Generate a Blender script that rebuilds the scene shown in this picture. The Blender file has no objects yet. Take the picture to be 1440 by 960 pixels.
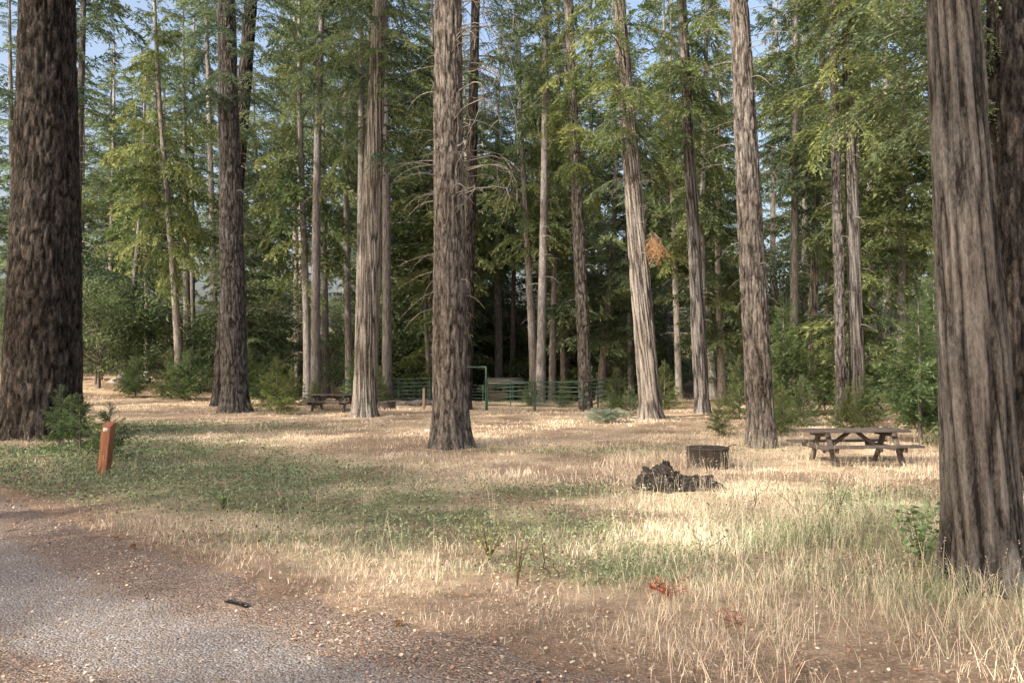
import bpy, math, numpy as np
from mathutils import Vector, Matrix
R = math.radians
rng = np.random.default_rng(7)
scene = bpy.context.scene
scene.view_settings.view_transform = 'Standard'
scene.view_settings.look = 'None'
scene.view_settings.exposure = 0

# ------------------------------------------------------------ noise helpers
def _h(ix, iy, iz, seed):
    n = (ix.astype(np.int64)*374761393 + iy.astype(np.int64)*668265263 + iz.astype(np.int64)*2147483647 + seed*974711) & 0xffffffff
    n = ((n ^ (n >> 13)) * 1274126177) & 0xffffffff
    n = ((n ^ (n >> 16)) * 2246822519) & 0xffffffff
    n = n ^ (n >> 15)
    return (n & 0xffffff) / float(0xffffff)
def vn3(x, y, z, seed=0):
    x, y, z = np.broadcast_arrays(np.asarray(x, float), np.asarray(y, float), np.asarray(z, float))
    xi, yi, zi = np.floor(x), np.floor(y), np.floor(z)
    fx, fy, fz = x-xi, y-yi, z-zi
    fx = fx*fx*(3-2*fx); fy = fy*fy*(3-2*fy); fz = fz*fz*(3-2*fz)
    out = 0
    for a in (0, 1):
        for b in (0, 1):
            for c in (0, 1):
                w = (fx if a else 1-fx)*(fy if b else 1-fy)*(fz if c else 1-fz)
                out = out + w*_h(xi+a, yi+b, zi+c, seed)
    return out
def vn2(x, y, seed=0):
    x, y = np.broadcast_arrays(np.asarray(x, float), np.asarray(y, float))
    xi, yi = np.floor(x), np.floor(y); fx, fy = x-xi, y-yi
    fx = fx*fx*(3-2*fx); fy = fy*fy*(3-2*fy); z = np.zeros_like(x)
    return ((_h(xi, yi, z, seed)*(1-fx)+_h(xi+1, yi, z, seed)*fx)*(1-fy)+(_h(xi, yi+1, z, seed)*(1-fx)+_h(xi+1, yi+1, z, seed)*fx)*fy)
def fbm2(x, y, seed=0, o=3):
    s = 0; a = .5
    for i in range(o):
        s = s + a*vn2(x*2**i, y*2**i, seed+i); a *= .5
    return s/(1-.5**o)
def sst(a, b, x):
    t = np.clip((np.asarray(x, float)-a)/(b-a), 0, 1); return t*t*(3-2*t)

def ground_h(x, y):
    x = np.asarray(x, float); y = np.asarray(y, float)
    z = .10*(vn2(x*.13, y*.13, 3)-.5) + .05*(vn2(x*.5, y*.5, 4)-.5)
    z = z + 1.3*sst(-12, -34, x)*sst(35, 68, y)
    z = z - 1.0*sst(42, 60, y)*np.exp(-(x/14)**2)
    z = z + 9*sst(90, 200, y)
    return z
def gh(x, y): return float(ground_h(np.array([x]), np.array([y]))[0])

# ------------------------------------------------------------ mesh helpers
class Geo:
    def __init__(s): s.v = []; s.f = []; s.m = []; s.c = []; s.n = 0
    def add(s, V, F, mat=0, col=None):
        V = np.asarray(V, float).reshape(-1, 3); F = np.asarray(F, np.int64)
        s.v.append(V); s.f.append(F+s.n); s.m.append(np.full(len(F), mat))
        if col is None: col = np.full((len(V), 3), .5)
        col = np.asarray(col, float)
        if col.ndim == 1 and len(col) == 3: col = np.tile(col, (len(V), 1))
        s.c.append(col); s.n += len(V)
    def quads(s, Q, mat=0, col=None):
        n, k = Q.shape[:2]
        F = np.arange(n*k).reshape(n, k)
        s.add(Q.reshape(-1, 3), F, mat, None if col is None else np.repeat(col, k, axis=0))
    def tube(s, P, rad, n=6, mat=0, col=None, cap=False):
        P = np.asarray(P, float); k = len(P); rad = np.broadcast_to(np.asarray(rad, float), (k,))
        T = np.gradient(P, axis=0); T /= np.linalg.norm(T, axis=1, keepdims=True)+1e-9
        ref = np.array([0, 0, 1.]) if abs(T[0][2]) < .9 else np.array([1., 0, 0])
        A = np.cross(T, ref); A /= np.linalg.norm(A, axis=1, keepdims=True)+1e-9
        B = np.cross(T, A)
        th = np.linspace(0, 2*np.pi, n, endpoint=False)
        V = P[:, None]+rad[:, None, None]*(np.cos(th)[None, :, None]*A[:, None]+np.sin(th)[None, :, None]*B[:, None])
        i = np.arange(k-1)[:, None]*n; j = np.arange(n)[None]; j2 = (j+1) % n
        F = np.stack([i+j, i+j2, i+n+j2, i+n+j], -1).reshape(-1, 4)
        s.add(V, F, mat, col)
        if cap:
            for q in (0, k-1):
                c = P[q]; r = V[q]
                Q = np.stack([np.tile(c, (n, 1)), r, np.roll(r, -1, axis=0)], 1)
                s.quads(Q, mat, None if col is None else np.tile(np.asarray(col, float), (n, 1)))
    def box(s, c, size, rot=None, mat=0, col=None):
        d = np.array(size)/2.
        V = np.array([[x, y, z] for x in (-1, 1) for y in (-1, 1) for z in (-1, 1)])*d
        if rot is not None: V = V @ np.array(Matrix(rot)).T
        V = V+np.array(c)
        F = np.array([[0, 1, 3, 2], [4, 6, 7, 5], [0, 4, 5, 1], [2, 3, 7, 6], [0, 2, 6, 4], [1, 5, 7, 3]])
        s.add(V, F, mat, col)
    def mesh(s, name, mats, smooth=False):
        V = np.concatenate(s.v); C = np.concatenate(s.c); M = np.concatenate(s.m)
        sizes = np.concatenate([np.full(len(f), f.shape[1]) for f in s.f])
        L = np.concatenate([f.ravel() for f in s.f])
        me = bpy.data.meshes.new(name)
        me.vertices.add(len(V)); me.vertices.foreach_set('co', V.astype(np.float32).ravel())
        me.loops.add(len(L)); me.loops.foreach_set('vertex_index', L.astype(np.int32))
        me.polygons.add(len(sizes))
        st = np.concatenate([[0], np.cumsum(sizes)[:-1]])
        me.polygons.foreach_set('loop_start', st.astype(np.int32))
        me.polygons.foreach_set('material_index', M.astype(np.int32))
        if smooth: me.polygons.foreach_set('use_smooth', np.ones(len(sizes), bool))
        for m in mats: me.materials.append(m)
        me.update(calc_edges=True)
        a = me.color_attributes.new('Col', 'FLOAT_COLOR', 'POINT')
        a.data.foreach_set('color', np.concatenate([C, np.ones((len(C), 1))], 1).astype(np.float32).ravel())
        return me
def obj(name, me, loc=(0, 0, 0), rot=(0, 0, 0), sc=(1, 1, 1), parent=None):
    o = bpy.data.objects.new(name, me); scene.collection.objects.link(o)
    o.location = loc; o.rotation_euler = rot
    o.scale = sc if hasattr(sc, '__len__') else (sc, sc, sc)
    if parent: o.parent = parent
    return o

# ------------------------------------------------------------ materials
class NT:
    def __init__(s, name):
        s.m = bpy.data.materials.new(name); s.m.use_nodes = True
        s.t = s.m.node_tree; s.t.nodes.clear()
        s.out = s.n('ShaderNodeOutputMaterial')
    def n(s, t, **k):
        nd = s.t.nodes.new(t)
        for a, b in k.items(): setattr(nd, a, b)
        return nd
    def l(s, a, b): s.t.links.new(a, b)
    def attr(s, name='Col'): return s.n('ShaderNodeAttribute', attribute_name=name)
    def noise(s, vec, scale, detail=4, rough=.6):
        n = s.n('ShaderNodeTexNoise'); n.inputs['Scale'].default_value = scale
        n.inputs['Detail'].default_value = detail; n.inputs['Roughness'].default_value = rough
        if vec: s.l(vec, n.inputs['Vector'])
        return n.outputs['Fac']
    def vor(s, vec, scale, feature='F1', out='Distance'):
        n = s.n('ShaderNodeTexVoronoi', feature=feature); n.inputs['Scale'].default_value = scale
        if vec: s.l(vec, n.inputs['Vector'])
        return n.outputs[out]
    def coord(s, scale=(1, 1, 1)):
        c = s.n('ShaderNodeTexCoord'); m = s.n('ShaderNodeMapping'); m.inputs['Scale'].default_value = scale
        s.l(c.outputs['Object'], m.inputs['Vector']); return m.outputs['Vector']
    def ramp(s, f, stops):
        r = s.n('ShaderNodeValToRGB'); e = r.color_ramp.elements
        while len(e) < len(stops): e.new(.5)
        for i, (p, c) in enumerate(stops):
            e[i].position = p; e[i].color = (*c, 1) if hasattr(c, '__len__') else (c, c, c, 1)
        s.l(f, r.inputs['Fac']); return r.outputs['Color']
    def mix(s, f, a, b, mode='MIX'):
        m = s.n('ShaderNodeMix', data_type='RGBA', blend_type=mode)
        for i, v in ((0, f), (6, a), (7, b)):
            if hasattr(v, 'is_output'): s.l(v, m.inputs[i])
            elif hasattr(v, '__len__'): m.inputs[i].default_value = (*v, 1)
            else: m.inputs[i].default_value = v
        return m.outputs[2]
    def math(s, op, a, b=0.):
        m = s.n('ShaderNodeMath', operation=op)
        for i, v in enumerate((a, b)):
            if hasattr(v, 'is_output'): s.l(v, m.inputs[i])
            else: m.inputs[i].default_value = v
        return m.outputs[0]
    def bump(s, h, st, dist):
        b = s.n('ShaderNodeBump'); b.inputs['Strength'].default_value = st; b.inputs['Distance'].default_value = dist
        s.l(h, b.inputs['Height']); return b.outputs['Normal']
    def fin(s, col, rough=.9, nrm=None, transl=0, spec=.2, metal=0):
        if spec == 0:
            p = s.n('ShaderNodeBsdfDiffuse'); ci = p.inputs['Color']
        else:
            p = s.n('ShaderNodeBsdfPrincipled'); p.inputs['Roughness'].default_value = rough
            p.inputs['Specular IOR Level'].default_value = spec; p.inputs['Metallic'].default_value = metal
            ci = p.inputs['Base Color']
        if hasattr(col, 'is_output'): s.l(col, ci)
        else: ci.default_value = (*col, 1)
        if nrm: s.l(nrm, p.inputs['Normal'])
        o = p.outputs[0]
        if transl:
            t = s.n('ShaderNodeBsdfTranslucent')
            if hasattr(col, 'is_output'): s.l(col, t.inputs['Color'])
            else: t.inputs['Color'].default_value = (*col, 1)
            x = s.n('ShaderNodeMixShader'); x.inputs[0].default_value = transl
            s.l(o, x.inputs[1]); s.l(t.outputs[0], x.inputs[2]); o = x.outputs[0]
        s.l(o, s.out.inputs[0]); return s.m

def bark_mat(name, dark, mid, light, vscale, bumpd=.03, aw=.28):
    n = NT(name); c = n.coord(vscale)
    a = n.noise(c, 1.0, 8, .72)
    big = n.noise(n.coord((1, 1, .5)), .9, 3)
    fine = n.noise(n.coord((1, 1, .35)), 34, 5, .75)
    at = n.attr(); sep = n.n('ShaderNodeSeparateColor'); n.l(at.outputs['Color'], sep.inputs[0])
    h2 = n.math('ADD', n.math('MULTIPLY', a, 1.-aw), n.math('MULTIPLY', sep.outputs[0], aw))
    h2 = n.math('ADD', h2, n.math('MULTIPLY', n.math('SUBTRACT', fine, .5), .6))
    col = n.ramp(h2, [(.36, dark), (.46, tuple(.5*p+.5*q for p, q in zip(dark, mid))), (.55, mid), (.76, light)])
    col = n.mix(n.ramp(big, [(.42, 0.), (.65, .6)]), col, n.mix(1., col, (1.15, 1.24, 1.33), 'MULTIPLY'))
    oi = n.n('ShaderNodeObjectInfo')
    col = n.mix(1., col, n.ramp(oi.outputs['Random'], [(0, (.72, .73, .75)), (.5, (1., 1.01, 1.04)), (1, (1.35, 1.32, 1.26))]), 'MULTIPLY')
    return n.fin(col, .95, n.bump(n.math('ADD', h2, n.math('MULTIPLY', fine, .3)), 1., bumpd), spec=0)
M_fir = bark_mat('fir_bark', (.024, .021, .019), (.135, .12, .11), (.32, .285, .258), (13, 13, 4.2), .07)
M_firdark = bark_mat('old_fir_bark', (.010, .009, .0085), (.055, .048, .044), (.18, .153, .133), (9, 9, 2.6), .09)
M_cedar = bark_mat('cedar_bark', (.032, .028, .026), (.162, .145, .132), (.35, .315, .285), (26, 26, 1.5), .055, .35)
M_bark = bark_mat('mid_bark', (.07, .063, .057), (.26, .235, .215), (.50, .455, .41), (9, 9, 2.5), .05)
n = NT('dead_wood'); M_dead = n.fin(n.ramp(n.noise(n.coord(), 6), [(.3, (.15, .13, .115)), (.7, (.34, .305, .27))]), .9, spec=0)

def leaf_mat(name, d, m, l, hue2, tr=.35):
    n = NT(name); at = n.attr(); sep = n.n('ShaderNodeSeparateColor'); n.l(at.outputs['Color'], sep.inputs[0])
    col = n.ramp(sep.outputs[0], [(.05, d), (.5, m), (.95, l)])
    oi = n.n('ShaderNodeObjectInfo')
    col = n.mix(n.math('MULTIPLY', oi.outputs['Random'], .8), col, n.mix(1., col, hue2, 'MULTIPLY'))
    return n.fin(col, .6, transl=tr, spec=0)
M_leaf = leaf_mat('conifer_foliage', (.04, .068, .046), (.108, .155, .10), (.21, .275, .16), (1.45, 1.28, .95), .34)
M_leafc = leaf_mat('cedar_foliage', (.055, .09, .042), (.15, .20, .095), (.30, .35, .165), (1.25, 1.15, .85), .4)
M_leafb = leaf_mat('broadleaf_foliage', (.05, .085, .04), (.13, .175, .085), (.25, .30, .14), (.8, .9, 1.), .36)
M_leafs = leaf_mat('shrub_foliage', (.05, .088, .04), (.13, .19, .08), (.25, .32, .13), (.9, .95, 1.1), .35)
n = NT('vertex_grass'); M_grass = n.fin(n.attr().outputs['Color'], .8, spec=0)
n = NT('litter'); M_litter = n.fin(n.attr().outputs['Color'], .9, spec=0)

# ground zones -------------------------------------------------
CL = np.array([(-60, 22), (-42, 23), (-28, 21), (-18, 17), (-10.5, 11.4), (-5.1, 6.6), (-.9, 3.5), (4, 0), (10, -4), (20, -10), (40, -18)], float)
def catmull(P, k=10):
    P = np.vstack([2*P[0]-P[1], P, 2*P[-1]-P[-2]]); out = []
    for i in range(1, len(P)-2):
        t = np.linspace(0, 1, k, endpoint=False)[:, None]
        a, b, c, d = P[i-1], P[i], P[i+1], P[i+2]
        out.append(.5*((2*b)+(-a+c)*t+(2*a-5*b+4*c-d)*t*t+(-a+3*b-3*c+d)*t**3))
    return np.vstack(out+[P[-2:-1]])
ROAD = catmull(CL)
HALF = 2.8
_rs = ROAD[(ROAD[:, 0] > -40) & (ROAD[:, 0] < 20)]
def road_d(x, y):
    x = np.asarray(x, float).ravel(); y = np.asarray(y, float).ravel(); out = np.full(len(x), 1e9)
    near = np.where(y < 32)[0]; x = x[near]; y = y[near]; o = out[near]
    for i in range(0, len(_rs)-1):
        a, b = _rs[i], _rs[i+1]; ab = b-a
        t = np.clip(((x-a[0])*ab[0]+(y-a[1])*ab[1])/(ab@ab), 0, 1)
        o = np.minimum(o, np.hypot(x-a[0]-t*ab[0], y-a[1]-t*ab[1]))
    out[near] = o
    return out
def green_amt(x, y):
    g = 0
    for cx, cy, rx, ry, w in ((-5.8, 15.2, 3.4, 2.8, 1.), (-1.2, 10.9, 2.6, 1.5, 1.), (-2.6, 12.9, 2.4, 1.3, 1.), (-9.5, 18, 3.8, 4, .9),
                              (1.0, 9.0, 1.6, 1.1, .8), (4.6, 9.5, 2.6, 3.0, .35), (.6, 13.5, 1.6, .7, .7), (6, 12.8, 3, 1.2, .4), (-14, 27, 7, 3, .5), (2.5, 20, 4, .8, .35)):
        g = np.maximum(g, w*np.exp(-(((x-cx)/rx)**2+((y-cy)/ry)**2)**1.5))
    return np.clip(g*(-.25+2.6*fbm2(x*1.3, y*1.3, 21)), 0, 1)
def litter_amt(x, y):
    rd = road_d(x, y).reshape(np.shape(x))
    a = 1-sst(HALF-.2, HALF+1.6, rd+2.1*(fbm2(x*1.1, y*1.1, 31)-.5))
    b = (1-sst(6.0, 8.0, y+1.8*(fbm2(x*1.0, y*1.0, 33)-.5)))*sst(-1.5, .5, x)*(y > 0)*.85
    c = sst(48, 62, y)*.8
    d = sst(.52, .64, fbm2(x*.7, y*.7, 35))*.7
    return np.clip(np.maximum.reduce([a, b, c, d]), 0, 1)

# ------------------------------------------------------------ ground
xs = np.concatenate([np.linspace(-420, -45, 40, endpoint=False), np.linspace(-45, -12, 110, endpoint=False), np.linspace(-12, 12, 240, endpoint=False), np.linspace(12, 45, 110, endpoint=False), np.linspace(45, 420, 40)])
ys = np.concatenate([np.linspace(-420, -10, 40, endpoint=False), np.linspace(-10, 3, 30, endpoint=False), np.linspace(3, 20, 200, endpoint=False), np.linspace(20, 60, 160, endpoint=False), np.linspace(60, 420, 90)])
X, Y = np.meshgrid(xs, ys); Z = ground_h(X, Y)
gm = green_amt(X, Y); lm = litter_amt(X, Y)
n1 = fbm2(X*.7, Y*.7, 41)[..., None]; n2 = fbm2(X*3, Y*3, 43)[..., None]
straw = np.array([.50, .415, .315])*(.75+.5*n1); soil = np.array([.28, .215, .168])*(.8+.5*n2); grn = np.array([.19, .20, .12])
C = straw*(1-gm[..., None]*.8)+grn*gm[..., None]*.8
C = C*(1-lm[..., None])+soil*lm[..., None]
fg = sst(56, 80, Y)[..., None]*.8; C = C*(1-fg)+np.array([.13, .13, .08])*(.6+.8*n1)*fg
g = Geo(); nx, ny = len(xs), len(ys)
i = np.arange(ny-1)[:, None]*nx; j = np.arange(nx-1)[None]
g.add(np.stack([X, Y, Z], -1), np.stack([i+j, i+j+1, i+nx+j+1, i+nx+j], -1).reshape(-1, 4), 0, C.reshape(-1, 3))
n = NT('forest_ground'); c = n.coord()
f1 = n.noise(c, 5, 6, .7); f2 = n.noise(c, 45, 4, .7)
col = n.mix(1., n.attr().outputs['Color'], n.ramp(f1, [(.3, (.65, .63, .6)), (.7, (1.25, 1.2, 1.15))]), 'MULTIPLY')
col = n.mix(1., col, n.ramp(f2, [(.3, (.6, .58, .55)), (.7, (1.4, 1.35, 1.3))]), 'MULTIPLY')
hh = n.math('ADD', n.math('MULTIPLY', f2, .6), f1)
M_ground = n.fin(col, .95, n.bump(hh, .8, .05), spec=0)
obj('ground', g.mesh('ground', [M_ground], True))

# road
def road_strip(P, half, name, mat, lift=.015):
    T = np.gradient(P, axis=0); T /= np.linalg.norm(T, axis=1, keepdims=True); Nn = np.stack([-T[:, 1], T[:, 0]], 1)
    k = 14; idx = np.linspace(0, len(P)-1, (len(P)-1)*k+1)
    Px = np.stack([np.interp(idx, np.arange(len(P)), P[:, q]) for q in (0, 1)], 1)
    Nx = np.stack([np.interp(idx, np.arange(len(P)), Nn[:, q]) for q in (0, 1)], 1)
    u = np.linspace(-1, 1, 41)
    s = np.cumsum(np.r_[0, np.hypot(*np.diff(Px, axis=0).T)])
    e = 1+.20*(fbm2(s*.9, s*0+3, 51)[:, None]-.5)+.07*(vn2(s*6, s*0+9, 52)[:, None]-.5)
    off = u[None]*half*np.where(np.abs(u[None]) > .8, e, 1)
    XX = Px[:, 0:1]+Nx[:, 0:1]*off; YY = Px[:, 1:2]+Nx[:, 1:2]*off
    ZZ = ground_h(XX, YY)+lift-.02*sst(.93, 1, np.abs(u))[None]
    wob = .35*(fbm2(s*.5, s*0, 55)[:, None]-.5)
    tr = np.maximum(np.exp(-((off-1.15+wob)/.68)**4), np.exp(-((off+1.15+wob)/.68)**4))
    g = Geo(); a, b = XX.shape
    i = np.arange(a-1)[:, None]*b; j = np.arange(b-1)[None]
    Cc = np.stack([tr, tr*0, tr*0], -1)
    g.add(np.stack([XX, YY, ZZ], -1), np.stack([i+j, i+j+1, i+b+j+1, i+b+j], -1).reshape(-1, 4)[:, ::-1], 0, Cc.reshape(-1, 3))
    return obj(name, g.mesh(name, [mat], True))
n = NT('gravel_road'); c = n.coord()
sep = n.n('ShaderNodeSeparateColor'); n.l(n.attr().outputs['Color'], sep.inputs[0])
peb = n.vor(c, 48, 'F1', 'Color'); sp = n.n('ShaderNodeSeparateColor'); n.l(peb, sp.inputs[0])
pd = n.vor(c, 48); f1 = n.noise(c, 1.7, 7, .75); f2 = n.noise(c, 60, 3, .7); f3 = n.noise(c, 6, 6, .75)
gray = n.ramp(sp.outputs[0], [(0, (.16, .152, .15)), (.5, (.275, .265, .265)), (.93, (.39, .375, .37)), (1, (.55, .53, .51))])
gray = n.mix(n.ramp(f3, [(.38, 0.), (.62, .75)]), gray, (.265, .22, .185))
brown = n.ramp(n.math('ADD', n.math('MULTIPLY', f2, .7), n.math('MULTIPLY', sp.outputs[1], .3)), [(.3, (.12, .088, .068)), (.5, (.24, .18, .145)), (.75, (.44, .36, .295))])
mask = n.math('ADD', sep.outputs[0], n.math('MULTIPLY', n.math('SUBTRACT', f1, .5), 2.2))
mask = n.ramp(mask, [(.2, .05), (.9, .9)])
col = n.mix(mask, brown, gray)
M_road = n.fin(col, .9, n.bump(n.math('ADD', n.math('MULTIPLY', pd, -1.), f2), .8, .02), spec=0)
road_strip(ROAD, HALF, 'gravel_road', M_road)
road_strip(catmull(np.array([(-80, 58), (-60, 60), (-46, 64), (-34, 72), (-30, 84)], float), 6), 2.4, 'gravel_road', M_road, .03)

# ------------------------------------------------------------ grass
def blade_geo(g, x, y, h, w, col, rng, lean=.6):
    nb = len(x); z = ground_h(x, y)-.01
    a = rng.uniform(0, 2*np.pi, nb); wa = rng.uniform(0, 2*np.pi, nb)
    l = h*lean*rng.uniform(.1, 1.8, nb)
    B = np.stack([x, y, z], 1); W = np.stack([np.cos(wa), np.sin(wa), wa*0], 1)*w[:, None]*.5
    D = np.stack([np.cos(a), np.sin(a), a*0], 1)
    Mi = B+D*(l*.35)[:, None]; Mi[:, 2] += h*.55
    T = B+D*l[:, None]; T[:, 2] += h*rng.uniform(.5, 1., nb)
    V = np.stack([B-W, B+W, Mi+W*.7, Mi-W*.7, T], 1)
    i = np.arange(nb)*5
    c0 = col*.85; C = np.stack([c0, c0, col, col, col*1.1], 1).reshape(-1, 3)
    k = g.n
    g.add(V, np.stack([i, i+1, i+2, i+3], 1), 0, C)
    g.f.append(np.stack([i+3, i+2, i+4], 1)+k); g.m.append(np.zeros(nb, int))
def sample_zone(d0, d1, dens, rng, tuft=.65, tr=.09, tsize=12):
    wmax = .74*d1+2.5; area = 2*wmax*(d1-d0); nn = int(area*dens)
    nt = int(nn*tuft/tsize); tx = rng.uniform(-wmax, wmax, nt); ty = rng.uniform(d0, d1, nt)
    trs = np.repeat(rng.uniform(.4, 2.2, nt), tsize)*tr
    x = np.r_[np.repeat(tx, tsize)+rng.normal(0, 1, nt*tsize)*trs, rng.uniform(-wmax, wmax, nn-nt*tsize)]
    y = np.r_[np.repeat(ty, tsize)+rng.normal(0, 1, nt*tsize)*trs, rng.uniform(d0, d1, nn-nt*tsize)]
    k = np.abs(x) < .74*y+2.5; return x[k], y[k]
g = Geo()
for d0, d1, dens, wd, hs in ((4.4, 8, 1300, .0042, 1.), (8, 14, 950, .0056, 1.), (14, 24, 400, .010, .8), (24, 40, 120, .02, .7), (40, 64, 28, .04, .65)):
    x, y = sample_zone(d0, d1, dens, rng)
    lit = litter_amt(x, y); gr = green_amt(x, y); rd = road_d(x, y)
    patch = fbm2(x*1.1, y*1.1, 61)
    p = (1-.93*lit)*(1-.15*gr)
    p *= np.where(rd < HALF*.98, 0, 1)*np.clip(.10+3.4*(patch-.34), .08, 1)
    k = rng.random(len(x)) < p; x, y, gr, patch = x[k], y[k], gr[k], patch[k]; m = len(x)
    right = sst(1.5, 4, x)*(1-sst(11, 14, y))
    fh = fbm2(x*.6, y*.6, 63)
    h = (.045+.20*np.clip(fh*1.8-.45, 0, 1.2)+.26*right*sst(6.4, 8.2, y+.3*x))*rng.uniform(.35, 1.3, m)*hs
    h *= (1-.35*gr)
    tone = fbm2(x*1.4, y*1.4, 65)[:, None]
    r_ = rng.random((m, 1)); dry = np.array([.77, .67, .53])*(1-r_)+np.array([.60, .485, .36])*r_
    pink = np.array([.77, .61, .49]); t2 = sst(.42, .65, fbm2(x*.5, y*.5, 66))[:, None]
    dry = dry*(1-t2*.75)+pink*t2*.75
    dry = dry*(1-.4*right[:, None])+np.array([.60, .59, .44])*.4*right[:, None]
    gcol = np.array([.23, .27, .155])*(.7+.8*rng.random((m, 1)))
    pg = np.clip(gr*1.1+.06+.16*right, 0, .9)
    isg = (rng.random(m) < pg)[:, None]
    col = np.clip(np.where(isg, gcol, dry)*(.60+.85*tone), 0, .85)
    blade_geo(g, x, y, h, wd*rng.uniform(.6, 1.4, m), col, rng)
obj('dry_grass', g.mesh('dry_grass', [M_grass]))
g = Geo(); m = 9000
y = rng.uniform(5.2, 22, m); x = rng.uniform(-1, 1, m)*(.72*y+1)
keep = (rng.random(m) < np.clip(.15+.85*sst(0, 3.5, x), 0, 1)) & (litter_amt(x, y) < .5) & (road_d(x, y) > HALF+.6)
x, y = x[keep], y[keep]; m = len(x)
h = rng.uniform(.22, .58, m); a = rng.uniform(0, 6.28, m); col = np.array([.72, .65, .50])*rng.uniform(.7, 1.1, (m, 1))
z = ground_h(x, y); B = np.stack([x, y, z], 1); le = h*rng.uniform(.05, .35, m)
T = B+np.stack([np.cos(a)*le, np.sin(a)*le, h], 1)
wv = np.stack([-np.sin(a*3), np.cos(a*3), a*0], 1)*.0016
g.quads(np.stack([B-wv, B+wv, T+wv*.6, T-wv*.6], 1), 0, col)
for q in range(5):
    o = rng.normal(0, .012, (m, 3)); o[:, 2] = -rng.uniform(0, .10, m); P = T+o
    dv = rng.normal(0, 1, (m, 3)); dv[:, 2] = np.abs(dv[:, 2])+.5; dv /= np.linalg.norm(dv, axis=1, keepdims=True)
    wv2 = np.cross(dv, rng.normal(0, 1, (m, 3))); wv2 /= np.linalg.norm(wv2, axis=1, keepdims=True)+1e-6
    L = rng.uniform(.012, .026, (m, 1))
    g.quads(np.stack([P, P+dv*L*.5+wv2*.003, P+dv*L, P+dv*L*.5-wv2*.003], 1), 0, col*1.05)
obj('seed_head_grass', g.mesh('seed_head_grass', [M_grass]))
g = Geo(); m = 250000
y = rng.uniform(7.5, 28, m); x = rng.uniform(-14, 8, m)
k = (rng.random(m) < green_amt(x, y)**1.2*1.2) & (road_d(x, y) > HALF+.3); x, y = x[k], y[k]; m = len(x)
hz = rng.uniform(.01, .24, m)*(.1+1.3*fbm2(x*2, y*2, 71))
P = np.stack([x, y, ground_h(x, y)+hz], 1)
dv = rng.normal(0, 1, (m, 3)); dv[:, 2] = dv[:, 2]*.5+.2; dv /= np.linalg.norm(dv, axis=1, keepdims=True)
wv = np.cross(dv, np.array([0, 0, 1.])+rng.normal(0, .5, (m, 3))); wv /= np.linalg.norm(wv, axis=1, keepdims=True)+1e-6
L = rng.uniform(.02, .05, (m, 1))*(1+.03*(y[:, None]-8)); W = L*.28
g.quads(np.stack([P, P+dv*L*.5+wv*W, P+dv*L, P+dv*L*.5-wv*W], 1), 0, np.array([.17, .215, .12])*rng.uniform(.5, 1.7, (m, 1)))
obj('green_weeds', g.mesh('green_weeds', [M_grass]))
g = Geo(); m = 130000
y = rng.uniform(3.5, 16, m); x = rng.uniform(-1, 1, m)*(.74*y+2)
lv = litter_amt(x, y); rd = road_d(x, y)
tr = np.exp(-((np.abs(rd)-1.15)/.6)**4)*(rd < HALF)
k = rng.random(m) < np.clip(lv, .08, 1)*(1-.8*tr)*np.clip(1.8*fbm2(x*1.5, y*1.5, 75)-.2, 0, 1); x, y = x[k], y[k]; m = len(x)
P = np.stack([x, y, ground_h(x, y)+rng.uniform(.018, .032, m)], 1); a = rng.uniform(0, 6.28, m)
dv = np.stack([np.cos(a), np.sin(a), rng.normal(0, .25, m)], 1); wv = np.stack([-np.sin(a), np.cos(a), rng.normal(0, .4, m)], 1)
typ = rng.random((m, 1)) < .5; L = np.where(typ, rng.uniform(.03, .10, (m, 1)), rng.uniform(.012, .04, (m, 1))); W = np.where(typ, .0018, L*.35)
base = np.where(rng.random((m, 1)) < .5, np.array([[.34, .20, .135]]), np.array([[.58, .46, .35]]))*rng.uniform(.4, 1.3, (m, 1))
g.quads(np.stack([P, P+dv*L*.5+wv*W, P+dv*L, P+dv*L*.5-wv*W], 1), 0, base)
obj('needle_litter', g.mesh('needle_litter', [M_litter]))
ico = np.array([[1, 0, 0], [-1, 0, 0], [0, 1, 0], [0, -1, 0], [0, 0, 1], [0, 0, -1]], float)
icf = np.array([[0, 2, 4], [2, 1, 4], [1, 3, 4], [3, 0, 4], [2, 0, 5], [1, 2, 5], [3, 1, 5], [0, 3, 5]])
g = Geo(); m = 20000
y = rng.uniform(3.5, 16, m); x = rng.uniform(-1, 1, m)*(.74*y+2); rd = road_d(x, y)
k = (rd < HALF+.2) & (rng.random(m) < .3+.7*np.exp(-((rd-1.15)/.6)**4)); x, y = x[k], y[k]; m = len(x)
s = rng.uniform(.004, .010, m)*np.where(rng.random(m) < .03, 2.2, 1)
V = ico[None]*(s[:, None, None]*rng.uniform(.6, 1.3, (m, 6, 1)))*np.array([1, 1, .7]); a = rng.uniform(0, 6.28, m)
ca, sa = np.cos(a)[:, None], np.sin(a)[:, None]
V = np.stack([V[..., 0]*ca-V[..., 1]*sa+x[:, None], V[..., 0]*sa+V[..., 1]*ca+y[:, None], V[..., 2]+(ground_h(x, y)+.017)[:, None]], -1)
F = (icf[None]+(np.arange(m)*6)[:, None, None]).reshape(-1, 3)
g.add(V, F, 0, np.repeat(np.array([.30, .28, .272])*rng.uniform(.4, 1.5, (m, 1)), 6, axis=0))
obj('gravel', g.mesh('gravel', [M_litter]))

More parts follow.
